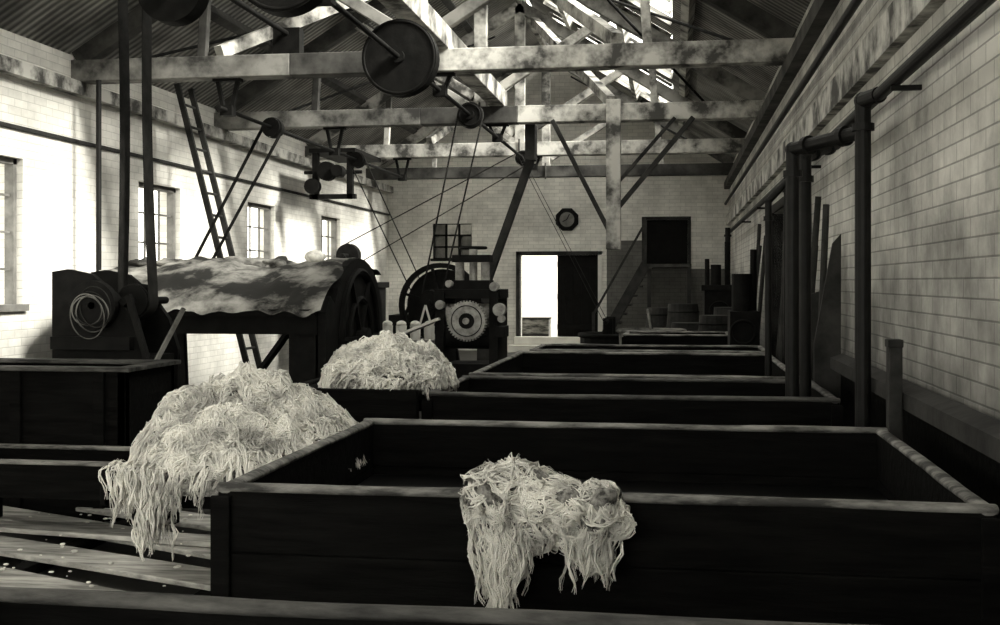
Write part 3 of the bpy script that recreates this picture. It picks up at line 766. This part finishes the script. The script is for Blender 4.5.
pipe('steam_pipe', [(1.1, 8.2, 2.55), (.84, 7.7, 2.42), (.84, 7.7, .6)], .038)
pipe('steam_pipe', [(1.12, YB, 3.35), (1.12, 26.2, 3.35)], .03, flange=False)
pipe('steam_pipe', [(1.05, 11.2, 2.62), (1.05, 11.25, 0)], .03)
pipe('steam_pipe', [(1.1, 10.2, 2.62), (.80, 10.2, 2.3), (.80, 10.2, .6)], .03)
pipe('steam_pipe', [(.98, 22.0, 2.62), (.98, 22.0, 0)], .05)
for y in (6.0, 10, 15.5, 19):
    B(M_IRON).box(1.07, XR-.002, y-.015, y+.015, 2.56, 2.585).end('pipe_bracket')
b = B(M_TRUSSD); b.prism([(1.1, .98), (1.185, 1.0), (1.185, 1.09), (1.1, 1.06)], 1, 3.0, 8.5); b.end('trim_3')
B(M_TRUSSD).box(1.03, 1.095, 5.82, 5.9, 0, 1.30).box(1.025, 1.098, 5.81, 5.91, 1.28, 1.32).end('wooden_post', .006)
b = B(M_TRUSSD)
b.prism([(1.0, 0), (1.185, 0), (1.19, 1.95), (1.13, 1.88), (1.0, 1.15)], 1, 8.60, 8.64)
b.prism([(.98, 0), (1.16, 0), (1.19, 1.55), (1.04, 1.50)], 1, 9.3, 9.34)
b.prism([(1.0, 0), (1.18, 0), (1.2, 2.1), (1.08, 2.05)], 1, 10.6, 10.64)
b.beam((1.0, 9.8, 0), (1.16, 9.9, 1.9), .12, .04, up=(1,0,0)); b.beam((1.0, 10.9, 0), (1.16, 10.7, 2.3), .16, .04, up=(1,0,0))
b.end('leaning_boards')
b = B(M_TRUSSD)
for (y0, y1, z1, xx) in ((11.7, 12.4, 2.5, 1.02), (12.1, 12.2, 2.2, 1.02), (12.5, 12.0, 2.35, 1.02), (15.4, 15.2, 2.2, 1.0), (15.8, 16.3, 2.4, .98), (16.4, 16.2, 2.1, .95), (9.0, 9.2, 2.2, 1.05), (10.0, 9.7, 2.3, 1.04)):
    b.cyl((xx, y0, 0), (1.16, y1, z1), .026, seg=10)
b.end('leaning_poles')
def barrel(x, y, r=.28, h=.85, name='wooden_barrel', m=M_TRUSSD):
    b = B(m, M_IRON)
    b.cyl((x, y, 0), (x, y, h/2), r*.84, r, mi=0); b.cyl((x, y, h/2), (x, y, h), r, r*.84, mi=0)
    for z in (.12, .36, .64, .88): b.ring((x, y, h*z), (0,0,1), r*(.98 if .2 < z < .8 else .9), .012, mi=1)
    return b.end(name)
barrel(.6, 17.6, h=1.1); barrel(.85, 18.6, h=1.2); barrel(.2, 18.6, .3, .95); barrel(-.3, 22.5, h=1.1); barrel(.15, 21.3, .32, 1.2)
b = B(M_IRON, M_IRONL)
b.box(.5, 1.0, 20.0, 20.6, 0, 1.5); b.cyl((.7, 20.2, 1.5), (.7, 20.2, 1.9), .09); b.cyl((.9, 20.3, 1.5), (.9, 20.3, 2.3), .05); b.cyl((.55, 20.2, 1.5), (.55, 20.2, 2.0), .04); b.box(.45, 1.05, 19.95, 20.65, 1.45, 1.55)
b.ring((.75, 19.93, 1.1), (0,1,0), .16, .02, mi=0)
b.end('steam_pump', .01)
b = B(M_IRON, M_IRONL)
b.box(.65, 1.0, 14.0, 14.6, 0, 1.25); b.cyl((.8, 14.2, 1.25), (.8, 14.2, 1.7), .12); b.cyl((.95, 14.4, 1.25), (.95, 14.4, 2.0), .04); b.ring((.8, 13.95, 1.0), (0,1,0), .14, .02)
b.end('steam_pump', .01)
b = B(M_MID, M_TRUSSD); b.cyl((-.35, 17.6, .0), (-.35, 17.6, .86), .45, .5); b.ring((-.35, 17.6, .86), (0,0,1), .5, .03); b.ring((-.35, 17.6, .5), (0,0,1), .48, .02, mi=1)
b.ring((-.35, 17.6, .88), (1,0,.2), .3, .02, a0=0, a1=math.pi)
b.end('wicker_basket')

# ------------------------------------------------------------ lights
w = bpy.data.worlds.new('overcast_sky'); scene.world = w; w.use_nodes = True
bg = w.node_tree.nodes['Background']; bg.inputs[0].default_value = (1.0, .975, .88, 1); bg.inputs[1].default_value = 5.0
sun = bpy.data.lights.new('sun', 'SUN'); sun.energy = 14.0; sun.angle = math.radians(14); sun.color = (1, .975, .88)
so = bpy.data.objects.new('sun', sun); scene.collection.objects.link(so)
so.rotation_euler = Vector((-.80, .25, -.60)).to_track_quat('-Z', 'Y').to_euler()
# ------------------------------------------------------------ camera
cam = bpy.data.cameras.new('camera'); cam.sensor_width = 36; cam.lens = 41.4; cam.shift_y = -.0305; cam.clip_end = 200
co = bpy.data.objects.new('camera', cam); scene.collection.objects.link(co)
co.location = (0, 0, 1.6); co.rotation_euler = (math.pi/2, 0, math.radians(8.65))
scene.camera = co
